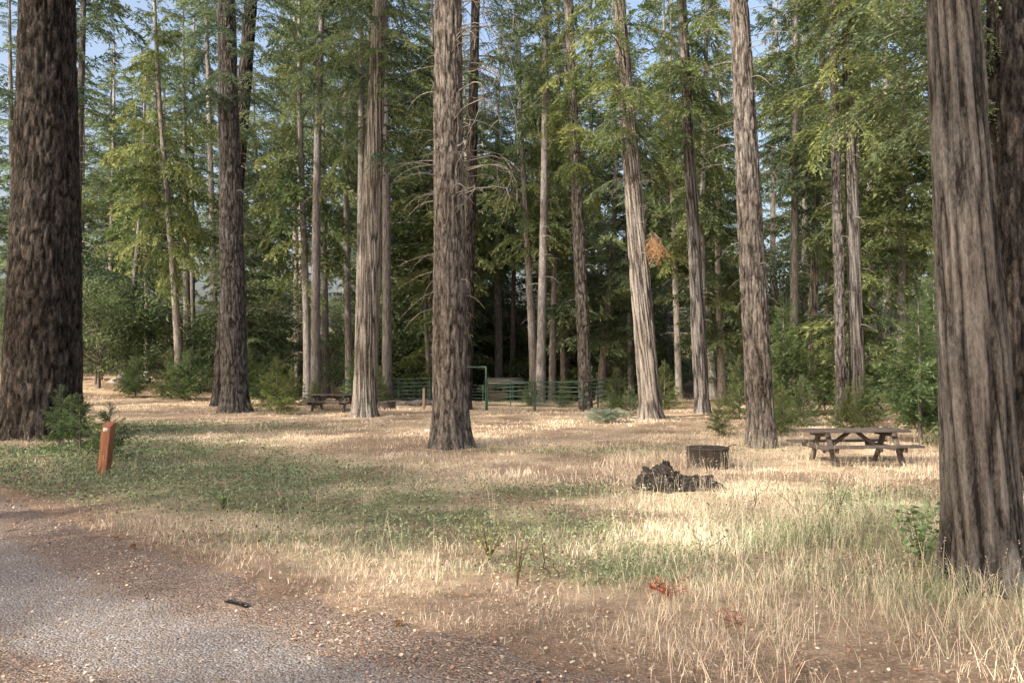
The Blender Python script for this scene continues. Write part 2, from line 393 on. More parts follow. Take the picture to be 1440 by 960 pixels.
# ------------------------------------------------------------ foliage
def kites(P, D, L, W, rng, flat=.6):
    m = len(P)
    D = D/(np.linalg.norm(D, axis=1, keepdims=True)+1e-9)
    up = np.array([0, 0, 1.])+rng.normal(0, flat, (m, 3))
    w = np.cross(D, up); w /= np.linalg.norm(w, axis=1, keepdims=True)+1e-9
    L = L[:, None]; W = W[:, None]
    return np.stack([P, P+D*L*.45+w*W, P+D*L, P+D*L*.45-w*W], 1)
def bough(rng, L=3., ntw=24, nl=12, leaf=.17, lw=.2, droop=.45, up=.15, hang=.3):
    Q = []; S = []; br = []
    ts = .12+.88*(np.arange(ntw)+rng.random(ntw))/ntw; sw = rng.normal(0, .12)
    def main(t): return np.stack([L*t, L*sw*t*t, L*(up*t-droop*t*t)], -1)
    for q, t in enumerate(ts):
        side = 1 if q % 2 else -1
        tl = L*(.10+.34*(1-t)**.8*min(1, t*2.5))*rng.uniform(.5, 1.35)
        ang = side*R(62-25*t+rng.normal(0, 14)); d = np.array([math.cos(ang), math.sin(ang), -.05-.4*rng.random()]); b = main(np.array(t))
        s = np.linspace(.08, 1, nl); p = b+d*tl*s[:, None]; p[:, 2] -= hang*tl*s*s*rng.uniform(.5, 2.2)
        al = ang+np.where(np.arange(nl) % 2, .7, -.7)*(1-.5*s)+rng.normal(0, .3, nl)
        D = np.stack([np.cos(al), np.sin(al), -.2+rng.normal(0, .4, nl)-.35*s], 1)
        Ls = leaf*rng.uniform(.5, 1.5, nl)
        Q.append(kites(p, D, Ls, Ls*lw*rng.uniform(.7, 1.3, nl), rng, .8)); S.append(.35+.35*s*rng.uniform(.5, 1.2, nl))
        br.append(np.stack([b, b+d*tl*.8]))
    Q = np.concatenate(Q); S = np.concatenate(S)
    return Q, S, main(np.linspace(0, 1, 6)), br
protoF = [bough(rng, 3., 25, 14, .24, .13, rng.uniform(.1, .45), rng.uniform(.05, .35), .25) for _ in range(6)]
protoC = [bough(rng, 2.6, 23, 14, .21, .15, rng.uniform(.3, .7), rng.uniform(.1, .5), .35) for _ in range(6)]
protoN = [bough(rng, 2.6, 42, 34, .085, .14, rng.uniform(.4, .9), rng.uniform(.1, .4), .7) for _ in range(5)]
protoM = [bough(rng, 2.8, 34, 21, .15, .13, rng.uniform(.3, .75), rng.uniform(.1, .4), .45) for _ in range(5)]
protoS = [bough(rng, 1., 20, 10, .09, .16, rng.uniform(.1, .3), rng.uniform(.2, .5)) for _ in range(4)]
def add_bough(g, pr, pos, az, pitch, sc, shade, mat=1, wood=0, wr=.03):
    Q, S, P, br = pr
    cz, sz, cp, sp_ = math.cos(az), math.sin(az), math.cos(pitch), math.sin(pitch)
    M = np.array([[cz, -sz, 0], [sz, cz, 0], [0, 0, 1]]) @ np.array([[cp, 0, -sp_], [0, 1, 0], [sp_, 0, cp]])*sc
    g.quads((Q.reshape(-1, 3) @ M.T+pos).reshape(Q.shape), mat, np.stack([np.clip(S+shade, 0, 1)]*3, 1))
    g.tube(P @ M.T+pos, np.linspace(wr, wr*.25, len(P)), 3, wood, (.3, .3, .3))
def crown(g, rng, H, z0, Rm, nb, protos, L0, dens_top=1.1, mat=1, wood=0, up=.0, ox=None):
    ph = rng.uniform(0, 50)
    for q in range(nb):
        f = ((q+rng.random())/nb)**dens_top
        z = z0+(H-z0)*f
        az = rng.uniform(0, 6.283)
        lump = float(vn3(math.cos(az)*1.3+ph, math.sin(az)*1.3, z*.45, 5))
        prof = (1-f)**.65*(.6+.4*min(1, f*5))+.08
        Lb = Rm*prof*rng.uniform(.5, 1.2)*(.4+1.2*lump)
        if rng.random() > .05+1.5*lump: continue
        pos = np.array([0, 0, z]) if ox is None else np.array([*ox(z), z])
        add_bough(g, protos[rng.integers(len(protos))], pos, az, up-.12+.6*f+rng.normal(0, .22), Lb/L0, rng.normal(-.03, .2), mat, wood, .035*Lb/3)
def dead_branches(g, rng, z0, z1, nb, L, r, mat=0, r0=.012, droop=1.):
    for q in range(nb):
        z = rng.uniform(z0, z1); az = rng.uniform(0, 6.28); l = L*rng.uniform(.3, 1.1); t = np.linspace(0, 1, 7)
        d = np.array([math.cos(az), math.sin(az)]); k = rng.normal(0, .25)
        P = np.stack([d[0]*(r+l*t)-d[1]*k*l*t*t, d[1]*(r+l*t)+d[0]*k*l*t*t, z+l*(.25*t-droop*rng.uniform(.3, .9)*t*t)], 1)
        P[0, :2] = d*r*.5
        g.tube(P, np.linspace(r0*rng.uniform(.7, 1.4), .004, 7), 4, mat, (.5, .5, .5))
        if l > .7:
            for w in range(3):
                k2 = rng.integers(2, 6); p = P[k2]; dd = rng.normal(0, 1, 3); dd[2] -= .4; dd /= np.linalg.norm(dd)
                g.tube(np.stack([p, p+dd*l*.15, p+dd*l*.3+np.array([0, 0, -.05])]), [r0*.5, r0*.35, .003], 3, mat, (.5, .5, .5))
def tree(name, seed, H, z0, Rm, nb, r0, protos, L0, leafm, nstub=14):
    rng = np.random.default_rng(seed); g = Geo()
    zz = np.r_[-.3, 0, .25, .6, np.linspace(1.2, H, 26)]; f = np.clip(zz/H, 0, 1)
    rad = r0*(1-f)**.8*(.85)+.02+r0*.35*np.exp(-np.clip(zz, 0, 99)/.5)
    bx, by, ph = rng.normal(0, .25), rng.normal(0, .25), rng.uniform(0, 6)
    off = lambda z: (bx*np.sin(z/H*3+ph)-bx*np.sin(ph), by*np.sin(z/H*4+ph)-by*np.sin(ph))
    g.tube(np.stack([*off(zz), zz], 1), rad, 14, 0)
    crown(g, rng, H, z0, Rm, nb, protos, L0, ox=off)
    dead_branches(g, rng, z0*.35, z0+2, nstub, 1.6, r0*.6, 2, .018, .7)
    return g.mesh(name, [M_bark, leafm, M_dead])
P_A = tree('fir_a', 1, 34, 12, 3.7, 155, .40, protoF, 3., M_leaf, 26)
P_B = tree('fir_b', 2, 31, 8, 3.6, 165, .36, protoF, 3., M_leaf, 20)
P_C = tree('cedar_c', 3, 27, 6.0, 3.3, 170, .36, protoC, 2.6, M_leafc, 14)
P_D = tree('cedar_d', 4, 15, 1.4, 2.6, 160, .2, protoC, 2.6, M_leafc, 4)
P_E = tree('pine_e', 5, 36, 16, 4.0, 120, .42, protoF, 3., M_leaf, 34)
P_F = tree('fir_f', 6, 22, 3.5, 3.2, 170, .26, protoF, 3., M_leaf, 10)
P_G = tree('cedar_g', 8, 30, 9.5, 3.4, 155, .38, protoC, 2.6, M_leafc, 20)
def broad(name, seed, H, Rm, nclump, nleaf, leaf):
    r = np.random.default_rng(seed); g = Geo()
    g.tube([[0, 0, -.2], [.05, .05, H*.25], [-.05, .1, H*.5], [0, 0, H*.8]], [.09*H/6, .07*H/6, .045*H/6, .015], 7, 0)
    for q in range(nclump):
        a = r.uniform(0, 6.28); z = H*r.uniform(.12, 1.)**.8; rr = Rm*math.sqrt(r.random())*math.sqrt(max(.12, 1-((z/H-.45)/.6)**2))
        c = np.array([math.cos(a)*rr, math.sin(a)*rr, z]); s = H*r.uniform(.06, .13)
        g.tube([[0, 0, z*.55], [c[0]*.5, c[1]*.5, z*.82], list(c)], [.03*H/6, .02*H/6, .006], 4, 0)
        d = r.normal(0, 1, (nleaf, 3)); d /= np.linalg.norm(d, axis=1, keepdims=True); P = c+d*s*np.array([1.4, 1.4, .7])*r.random((nleaf, 1))**.4
        D = d+r.normal(0, .6, (nleaf, 3)); D[:, 2] -= .3; L = leaf*r.uniform(.6, 1.3, nleaf)
        g.quads(kites(P, D, L, L*.28, r, .6), 1, np.repeat(np.clip(.5+r.normal(0, .16)+r.normal(0, .1, (nleaf, 1)), 0, 1), 3, 1))
    return g.mesh(name, [M_bark, M_leafb])
BR = [broad('oak_a', 21, 5.5, 2.6, 55, 120, .15), broad('oak_b', 22, 3.5, 2.2, 45, 110, .12), broad('oak_c', 23, 8, 3.0, 65, 120, .17)]
PR = {'A': P_A, 'B': P_B, 'C': P_C, 'D': P_D, 'E': P_E, 'F': P_F, 'G': P_G}
RB = {'A': .40, 'B': .36, 'C': .36, 'D': .2, 'E': .42, 'F': .26, 'G': .38}
NM = {'A': 'fir_tree', 'B': 'fir_tree', 'C': 'cedar_tree', 'D': 'cedar_tree', 'E': 'pine_tree', 'F': 'fir_tree', 'G': 'cedar_tree'}

def crown_mesh(name, seed, H, z0, Rm, nb, protos, L0, leafm):
    r = np.random.default_rng(seed); g = Geo(); crown(g, r, H, z0, Rm, nb, protos, L0); return g.mesh(name, [M_bark, leafm])
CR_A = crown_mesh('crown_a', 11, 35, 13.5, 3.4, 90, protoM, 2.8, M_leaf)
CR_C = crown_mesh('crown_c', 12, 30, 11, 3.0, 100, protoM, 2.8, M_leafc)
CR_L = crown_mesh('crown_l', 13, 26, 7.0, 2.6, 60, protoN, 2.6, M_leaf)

def hero(name, kind, x, y, rb, rm, rt, ztop, topx, crownm, H=33, seed=0, stubs=10, stubL=.8, stz=(2.5, 12), bark=None):
    r = np.random.default_rng(seed); g = Geo(); NS = 120
    zz = np.concatenate([np.arange(-.4, min(ztop+2, H), .06), np.linspace(min(ztop+2, H)+.3, H, 20)])
    za = np.clip(zz, 0, 99)
    rad = np.interp(za, [0, ztop*.42, ztop, H], [rm*1.12, rm, rt, .05])+(rb-rm*1.12)*np.exp(-za/.45)
    th = np.linspace(0, 2*np.pi, NS, endpoint=False)
    TH, ZZ = np.meshgrid(th, zz); RR = rad[:, None]*np.ones((1, NS))
    cx, sx = np.cos(TH), np.sin(TH)
    lobes = vn3(cx*1.6+seed, sx*1.6, ZZ*.35, seed)-.5
    lobe_base = (np.abs(np.sin(TH*2.5+seed))-.5)*np.exp(-np.clip(ZZ, 0, 9)/.5)
    RR = RR*(1+.14*lobes+.14*lobe_base)
    if kind == 'cedar':
        tw = ZZ*.12
        cx2, sx2 = np.cos(TH+tw), np.sin(TH+tw)
        a = vn3(cx2*rm*13, sx2*rm*13, ZZ*.9, seed+1); b = vn3(cx2*rm*26, sx2*rm*26, ZZ*2.2, seed+2)
        h = 1-(np.clip(1-np.abs(2*a-1)*2.2, 0, 1)*.65+.35*b); amp = .055
    else:
        wz = ZZ+.15*vn3(cx*rm*5, sx*rm*5, ZZ*2, seed+5)
        a = vn3(cx*rm*13, sx*rm*13, wz*2.6, seed+1); b = vn3(cx*rm*26, sx*rm*26, wz*7, seed+2)
        h = np.minimum(np.abs(2*a-1)*2.4, 1)*.55+.45*b; amp = .06
    RR = RR+(h-.5)*amp*min(1.6, .6+rm)
    V = np.stack([RR*cx, RR*sx, ZZ], -1); nn = len(zz)
    i = np.arange(nn-1)[:, None]*NS; j = np.arange(NS)[None]; j2 = (j+1) % NS
    g.add(V, np.stack([i+j, i+j2, i+NS+j2, i+NS+j], -1).reshape(-1, 4), 0, np.repeat(h.ravel()[:, None], 3, 1))
    dead_branches(g, r, stz[0], stz[1], stubs, stubL, rm*.8, 1)
    mt = bark or (M_cedar if kind == 'cedar' else M_fir)
    tx = (topx-x)/ztop
    o = obj(name, g.mesh(name, [mt, M_dead], True), (x, y, gh(x, y)), (0, math.atan(tx), 0))
    if crownm: obj('crown', crownm, (0, 0, 0), (0, 0, r.uniform(0, 6)), 1, o)
    return o
hero('douglas_fir_tree', 'fir', -13.8, 23.7, 1.28, .93, .76, 12, -13.85, CR_A, seed=1, stubs=8, bark=M_firdark)
hero('pine_tree', 'fir', -12.2, 35.5, .80, .50, .36, 18, -12.75, CR_A, seed=2, stubs=40, stubL=1.3, stz=(4, 17))
hero('pine_tree', 'fir', -14.7, 40.5, .50, .36, .30, 20.5, -13.3, CR_A, seed=3, stubs=34, stz=(4, 19), bark=M_firdark)
t4 = hero('cedar_tree', 'cedar', -6.0, 32.7, .60, .41, .26, 16.9, -5.45, CR_C, seed=4, stubs=14, stubL=1.2, stz=(5, 16))
ctr = hero('douglas_fir_tree', 'fir', -1.61, 21.2, .64, .42, .35, 11.7, -1.72, CR_A, seed=5, stubs=44, stubL=1.3, stz=(3.5, 12))
hero('pine_tree', 'fir', -2.2, 38, .33, .26, .2, 19, -1.75, CR_A, seed=6, stubs=20, bark=M_firdark)
hero('pine_tree', 'fir', 3.47, 37.7, .34, .27, .2, 19, 2.7, CR_C, seed=7, stubs=24, stz=(4, 17))
cd = hero('cedar_tree', 'cedar', 5.5, 31.9, .55, .38, .24, 16.5, 4.3, CR_C, seed=8, stubs=30, stubL=1.3, stz=(5, 15))
hero('cedar_tree', 'cedar', 8.4, 35.5, .38, .28, .2, 18, 7.6, CR_C, seed=9, stubs=18, stz=(5, 16))
hero('pine_tree', 'fir', 6.5, 21, .42, .31, .225, 11.7, 6.0, CR_A, seed=10, stubs=50, stubL=1.1, stz=(3.5, 12))
hero('pine_tree', 'cedar', 15.9, 42.9, .28, .19, .14, 21, 16.8, CR_C, seed=11, stubs=14, H=28)
hero('pine_tree', 'fir', 12.3, 30, .25, .18, .13, 15.6, 12.1, CR_C, seed=12, stubs=14, H=28)
hero('pine_tree', 'cedar', 13.0, 30.2, .32, .24, .17, 15.6, 12.7, CR_C, seed=13, stubs=14, H=28)
hero('cedar_tree', 'cedar', 4.77, 8.15, .42, .31, .225, 5.9, 4.52, CR_L, seed=14, stubs=5, stubL=.5, H=26)
t15 = hero('cedar_tree', 'fir', 8.55, 13.4, .46, .38, .30, 8.2, 8.35, CR_L, seed=15, stubs=3, H=26, bark=M_firdark)
def low_boughs(par, seed, n_, z0, z1, az0, azs, sc, protos, leafm):
    r = np.random.default_rng(seed); g = Geo()
    for q in range(n_): add_bough(g, protos[r.integers(len(protos))], np.array([0, 0, r.uniform(z0, z1)]), az0+r.normal(0, azs), r.uniform(-.25, .15), sc*r.uniform(.7, 1.15), r.normal(-.08, .15), 1, 0, .03)
    obj('low_boughs', g.mesh('low_boughs', [M_bark, leafm]), parent=par)
low_boughs(t15, 31, 8, 6.4, 8.2, 3.0, .5, .95, protoN, M_leaf)
low_boughs(t4, 32, 14, 9.5, 17, -.3, .9, 1.0, protoM, M_leaf)
low_boughs(cd, 33, 8, 9.5, 14, 2.6, 1.2, .75, protoM, M_leaf)

g = Geo(); r = np.random.default_rng(99)
for q in range(28):
    z = r.uniform(6.4, 12.2); az = r.normal(-.3, .8); l = r.uniform(.7, 1.8); t = np.linspace(0, 1, 12)
    d = np.array([math.cos(az), math.sin(az)]); dr = r.uniform(.4, 1.5); kk = r.normal(0, .5)
    rr = l*np.sin(t*r.uniform(1.3, 2.4))
    P = np.stack([d[0]*(.3+rr)-d[1]*kk*t*t, d[1]*(.3+rr)+d[0]*kk*t*t, z+l*(.5*np.sin(t*2)*.6-dr*t**2.2)], 1)
    P[2:] += r.normal(0, .02, (10, 3))
    g.tube(P, np.linspace(.018, .006, 12), 5, 0)
    for w in range(4):
        k2 = r.integers(4, 11); p = P[k2]; dd = r.normal(0, 1, 3); dd[2] -= .6; dd /= np.linalg.norm(dd)
        g.tube(np.stack([p, p+dd*.2, p+dd*.4+np.array([0, 0, -.12])]), [.008, .006, .003], 3, 0)
obj('dead_branches', g.mesh('dead_branches', [M_dead]), parent=ctr)
n = NT('brown_foliage'); M_brown = n.fin((.42, .26, .145), .8, transl=.3, spec=0)
g = Geo(); r = np.random.default_rng(5)
for q in range(6): add_bough(g, protoM[q % 5], np.array([.5, -.3, 7.2+r.normal(0, .15)]), r.normal(-.6, .5), -.5-.2*q, .38, 0, 1, 0, .015)
obj('dead_bough', g.mesh('dead_bough', [M_dead, M_brown]), parent=cd)

# ------------------------------------------------------------ mid-distance trees
def plant(k, x, y, dia=None, s=None, name=None, parent=None):
    s = s or rng.uniform(.9, 1.2); sx = s if dia is None else np.clip(dia/(2*RB[k]), .7, 1.5)
    return obj(name or NM[k], PR[k], (x, y, gh(x, y)), (rng.normal(0, .018), rng.normal(0, .018), rng.uniform(0, 6.28)), (sx, sx, s), parent)
for k, x, y, dia in (('G', 1.4, 50, .62), ('B', -31.6, 72, .75), ('A', -25, 62, .7), ('G', -36, 78, .6), ('E', -15.7, 60, .55), ('B', -12.7, 55, .6),
                     ('A', -10.5, 52, .55), ('E', -9.5, 60, .6), ('B', -43, 80, .6), ('C', -21, 70, .6), ('E', -21.3, 58, .55), ('C', -12.2, 48, .55),
                     ('A', 0, 66, .5), ('G', 2.6, 52, .46), ('C', 4, 62, .5), ('B', 8.9, 60, .55), ('G', 10.8, 52, .5), ('A', 19.9, 55, .5), ('E', 19.5, 60, .6),
                     ('G', 22.5, 50, .6), ('B', 24, 44, .55), ('E', 27, 58, .7), ('C', 17.5, 36, .5), ('B', 20.5, 33, .4), ('C', -19, 46, .5), ('F', -26, 54, None),
                     ('F', -17, 52, None), ('E', -9, 47, .5), ('C', -3.5, 57, None), ('F', 12, 46, None), ('C', 14, 56, None), ('F', -4.8, 62, None), ('F', -7.5, 66, None), ('D', -6, 59, None), ('F', 6, 55, None),
                     ('D', 18, 46, None), ('G', 27, 40, None), ('C', -29, 64, .5), ('F', -38, 64, None), ('E', -6.5, 42, .5), ('G', 9.6, 41, .5),
                     ('G', 22, 38, .5), ('B', 14, 40, .5), ('E', -10, 41, .5), ('E', 1.5, 43, .5), ('E', -22, 40, .5), ('G', 30, 46, .6), ('B', -37, 50, .6), ('D', 15, 35, None), ('D', 24.5, 36, None),
                     ('E', -17, 64, .5), ('E', -5, 68, .5), ('E', 7, 66, .5), ('E', 16, 62, .5), ('E', -27, 68, .6), ('E', 12.5, 64, .45)):
    plant(k, x, y, dia)
df = bpy.data.objects.new('distant_forest', None); scene.collection.objects.link(df)
pts = [(-3.5, 70), (-6.5, 75), (-1.5, 76), (-9, 71), (2, 72), (-4, 82), (-12, 78)]; tries = 0
while len(pts) < 90 and tries < 9000:
    tries += 1
    y = rng.uniform(60, 112); x = rng.uniform(-1, 1)*(.78*y+8)
    if math.hypot(x+.4, y-60) < 4 or math.hypot(x+32, y-61) < 4: continue
    if all((x-a)**2+(y-b)**2 > 4.6**2 for a, b in pts): pts.append((x, y))
for q, (x, y) in enumerate(pts):
    plant('F' if q < 7 else rng.choice(list('ABCEFGBF')), x, y, None, rng.uniform(.9, 1.35), name='distant_tree', parent=df)
us = bpy.data.objects.new('understory_thicket', None); scene.collection.objects.link(us)
for q in range(140):
    y = rng.uniform(64, 104) if q > 20 else rng.uniform(52, 60); x = rng.uniform(-1, 1)*(.75*y+3)
    if q < 21 and abs(x) < 12: x += 22*np.sign(x)
    if 100 < q: y = rng.uniform(63, 80); x = rng.uniform(-16, 14)
    if math.hypot(x+.4, y-58) < 4.5 or math.hypot(x+31, y-58) < 6: continue
    s = rng.uniform(.8, 1.4)
    obj('thicket_bush', BR[rng.integers(0, 3)], (x, y, gh(x, y)-.2), (0, 0, rng.uniform(0, 6)), (s*1.2, s*1.2, s), us)
# unseen forest around and behind the viewpoint; sunward trees added to dapple the light
pts = []; tries = 0
r = np.random.default_rng(11)
while len(pts) < 22 and tries < 5000:
    tries += 1
    x = r.uniform(-52, 2); y = r.uniform(-26, 34)
    if y > 0 and abs(x) < .72*y+4: continue
    if math.hypot(x, y) < 6 or road_d([x], [y])[0] < 4: continue
    if all((x-a)**2+(y-b)**2 > 6.5**2 for a, b in pts): pts.append((x, y))
for x, y in pts: plant(r.choice(list('ABEGA')), x, y)
for x, y in ((24, 20), (21, 12), (30, 30), (28, 12), (34, 22)): plant(r.choice(list('BGC')), x, y)

# ------------------------------------------------------------ saplings and shrubs
def sapling(name, seed, H, Rm, nb, z0=.05, leafm=M_leafs):
    r = np.random.default_rng(seed); g = Geo()
    g.tube(np.array([[0, 0, -.1], [0, 0, H*.5], [.02, 0, H*.97]]), [.03*H/2, .02*H/2, .004], 6, 0)
    for q in range(nb):
        f = ((q+r.random())/nb)**1.1; z = z0+(H-z0)*f
        Lb = Rm*((1-f)**.8+.06)*r.uniform(.6, 1.15)
        add_bough(g, protoS[r.integers(4)], np.array([0, 0, z]), r.uniform(0, 6.28), .25+.5*f+r.normal(0, .15), Lb, r.normal(0, .16), 1, 0, .008)
    return g.mesh(name, [M_bark, leafm])
SP = [sapling('sap0', 1, 2.6, 1.0, 90), sapling('sap1', 2, 2.0, 1.1, 80), sapling('sap2', 3, 4.6, 1.5, 120, .3, M_leafs), sapling('sap3', 4, 1.0, .55, 40), sapling('sap4', 5, 2.4, 1.0, 90, .05, M_leafc)]
for nm, i, x, y, s in (('shrub', 1, -18.0, 45, 1.4), ('shrub', 4, -19.5, 46, 1.2), ('fir_sapling', 0, -12.6, 42, 1.1), ('fir_sapling', 4, -9.9, 33.8, 1.0), ('shrub', 4, -9.3, 38, .6), ('shrub', 3, -9.0, 18, 1.3), ('shrub', 3, -10.3, 19.2, 1.4), ('shrub', 3, -11.8, 21, 1.6),
                       ('fir_sapling', 4, 9.4, 29, .85), ('shrub', 4, 10.2, 28.2, .75), ('shrub', 4, 6.3, 24.5, .5), ('shrub', 4, 7.6, 23.8, .6), ('fir_sapling', 4, 8.9, 31.5, 1.0), ('fir_sapling', 2, 10.9, 21.5, .95), ('fir_sapling', 2, 12.4, 22.6, .8), ('shrub', 4, 11.2, 20.3, .6),
                       ('shrub', 3, 4.1, 33, 1.2), ('shrub', 3, 5, 34, 1.3), ('shrub', 4, 2.6, 40, .6), ('fir_sapling', 2, -16.5, 50, .8), ('fir_sapling', 0, 13.8, 33, 1.1), ('shrub', 4, -6.8, 41, .8), ('shrub', 4, 1.0, 41, .6), ('shrub', 4, 5.2, 40.5, .8), ('shrub', 4, -11.2, 41, .8),
                       ('shrub', 1, -22, 47, 1.2), ('fir_sapling', 2, 15.5, 30, 1.1), ('fir_sapling', 2, 16.5, 25, 1.3), ('shrub', 0, 14.4, 24, .8), ('fir_sapling', 2, 11.5, 34, 1.1), ('fir_sapling', 4, 7.2, 38, 1.0), ('fir_sapling', 2, -8.3, 45, .9), ('shrub', 0, 17.5, 31, 1.1), ('fir_sapling', 4, 12.0, 27.5, .8), ('fir_sapling', 2, 14.2, 27, 1.2), ('fir_sapling', 4, 8.6, 25.5, .6), ('shrub', 4, 10.6, 25.5, .6)):
    obj(nm, SP[i], (x, y, gh(x, y)), (0, 0, rng.uniform(0, 6)), s*rng.uniform(.93, 1.07))
n = NT('sage_foliage'); M_sage = n.fin(n.ramp(n.attr().outputs['Fac'], [(.2, (.20, .25, .19)), (.8, (.42, .48, .38))]), .8, transl=.3, spec=0)
obj('sage_shrub', sapling('sage', 9, .55, .75, 60, .02, M_sage), (3.4, 29.5, gh(3.4, 29.5)), sc=(1.3, 1, .8))

def leafy(name, seed, x, y, H, nst, leaf, colr, spread=.3, woodc=(.10, .07, .05)):
    r = np.random.default_rng(seed); g = Geo()
    for q in range(nst):
        a = r.uniform(0, 6.28); h = H*r.uniform(.6, 1); t = np.linspace(0, 1, 7); sp = spread*h*r.uniform(.3, 1.4)
        P = np.stack([np.cos(a)*sp*t**1.4, np.sin(a)*sp*t**1.4, h*t], 1); g.tube(P, np.linspace(.006, .002, 7), 4, 0, woodc)
        m = int(h*55); tt = r.uniform(.25, 1, m); B = np.stack([np.interp(tt, t, P[:, k]) for k in range(3)], 1)
        D = r.normal(0, 1, (m, 3)); D[:, 2] = D[:, 2]*.35+.1; D /= np.linalg.norm(D, axis=1, keepdims=True)
        B = B+D*r.uniform(0, .09, (m, 1)); L = leaf*r.uniform(.5, 1.2, m)
        g.quads(kites(B, D, L, L*.3, r, .4), 0, np.array(colr)*r.uniform(.6, 1.4, (m, 1)))
    obj(name, g.mesh(name, [M_grass]), (x, y, gh(x, y)))
leafy('leafy_plant', 1, 4.55, 11.3, .62, 9, .05, (.24, .30, .17), .5)
leafy('leafy_plant', 2, 4.5, 8.9, .75, 7, .09, (.17, .26, .12), .4)
leafy('leafy_plant', 3, .05, 8.0, .62, 5, .03, (.17, .20, .08), .3)
leafy('leafy_plant', 4, -.25, 8.9, .5, 9, .045, (.24, .26, .10), .45)
leafy('leafy_plant', 5, -4.4, 12.3, .4, 8, .06, (.20, .27, .12), .6)
leafy('leafy_plant', 6, 5.8, 11.0, .45, 8, .05, (.24, .30, .17), .6)
leafy('dead_fern', 7, 1.45, 7.6, .18, 16, .045, (.36, .12, .07), 1.6, (.25, .08, .05))
leafy('dead_fern', 8, 1.9, 6.9, .1, 10, .045, (.32, .12, .07), 2.5, (.25, .08, .05))
g = Geo(); r = np.random.default_rng(3)
for (x, y, L, k) in ((3.6, 12.0, .7, 4), (.4, 8.3, .5, 3), (4.2, 11.5, .9, 3), (2.2, 9.4, .5, 3)):
    for q in range(k):
        a = r.uniform(0, 6.28); t = np.linspace(0, 1, 8); w = np.cumsum(r.normal(0, .03, (8, 2)), 0)
        g.tube(np.stack([x+np.cos(a)*L*.6*t+w[:, 0], y+np.sin(a)*L*.6*t+w[:, 1], gh(x, y)+L*r.uniform(.4, 1)*t], 1), np.linspace(.006, .002, 8), 4, 0, (.08, .06, .05))
obj('fallen_twigs', g.mesh('fallen_twigs', [M_litter]))
g = Geo(); r = np.random.default_rng(8)
for (x, y) in ((-.95, 6.75), (-5.0, 10.2), (-4.55, 9.7), (2.1, 5.9)):
    for q in range(60):
        f = q/60; a = q*2.4; rr = .02*math.sin(.25+f*2.6); c = np.array([x+f*.07-.035, y+math.cos(a)*rr, gh(x, y)+.04+math.sin(a)*rr])
        D = np.array([[.5, math.cos(a), math.sin(a)]])
        g.quads(kites(c[None], D, np.array([.018]), np.array([.007]), r, .2), 0, np.array([[.30, .19, .12]])*r.uniform(.6, 1.3))
    g.tube(np.array([[x-.035, y, gh(x, y)+.04], [x, y, gh(x, y)+.04], [x+.035, y, gh(x, y)+.04]]), [.009, .014, .006], 6, 0, (.15, .09, .06))
obj('pine_cones', g.mesh('pine_cones', [M_litter]))

# ------------------------------------------------------------ built things
n = NT('old_wood'); c = n.coord((2, 14, 14)); f = n.noise(c, 3, 6, .7)
M_wood = n.fin(n.ramp(f, [(.3, (.05, .043, .038)), (.6, (.13, .11, .10)), (.8, (.24, .21, .19))]), .85, n.bump(f, .6, .01))
def bev(o, w=.008):
    b = o.modifiers.new('b', 'BEVEL'); b.width = w; b.segments = 2; b.limit_method = 'ANGLE'
def picnic_table(x, y, ang, L=2.25, H=.74):
    e = bpy.data.objects.new('picnic_table', None); scene.collection.objects.link(e); e.location = (x, y, gh(x, y)); e.rotation_euler[2] = ang
    g = Geo()
    for k in range(5): g.box((0, (k-2)*.15, H-.022+rng.normal(0, .002)), (L+rng.normal(0, .01), .142, .045))
    for s in (-.75, .75): g.box((s*L/2.25, 0, H-.09), (.09, .72, .09))
    bev(obj('table_top', g.mesh('top', [M_wood]), parent=e))
    g = Geo()
    for sd in (-1, 1):
        for k in (0, 1): g.box((0, sd*(.62+k*.145), .43), (L, .138, .045))
    bev(obj('benches', g.mesh('benches', [M_wood]), parent=e))
    g = Geo()
    for s in (-.75, .75):
        s = s*L/2.25
        g.box((s, 0, .36), (.06, 1.56, .10))
        for sd in (-1, 1): g.box((s+.078, sd*.36, .33), (.085, .10, .82), Matrix.Rotation(sd*.48, 3, 'X'))
        g.box((s-.36*np.sign(s), 0, .47), (.07, .09, .72), Matrix.Rotation(-.95*np.sign(s), 3, 'Y'))
    bev(obj('legs', g.mesh('legs', [M_wood]), parent=e))
picnic_table(7.4, 17.5, R(6))
picnic_table(-8.1, 36.0, R(-12))
picnic_table(-30.6, 58, R(10))

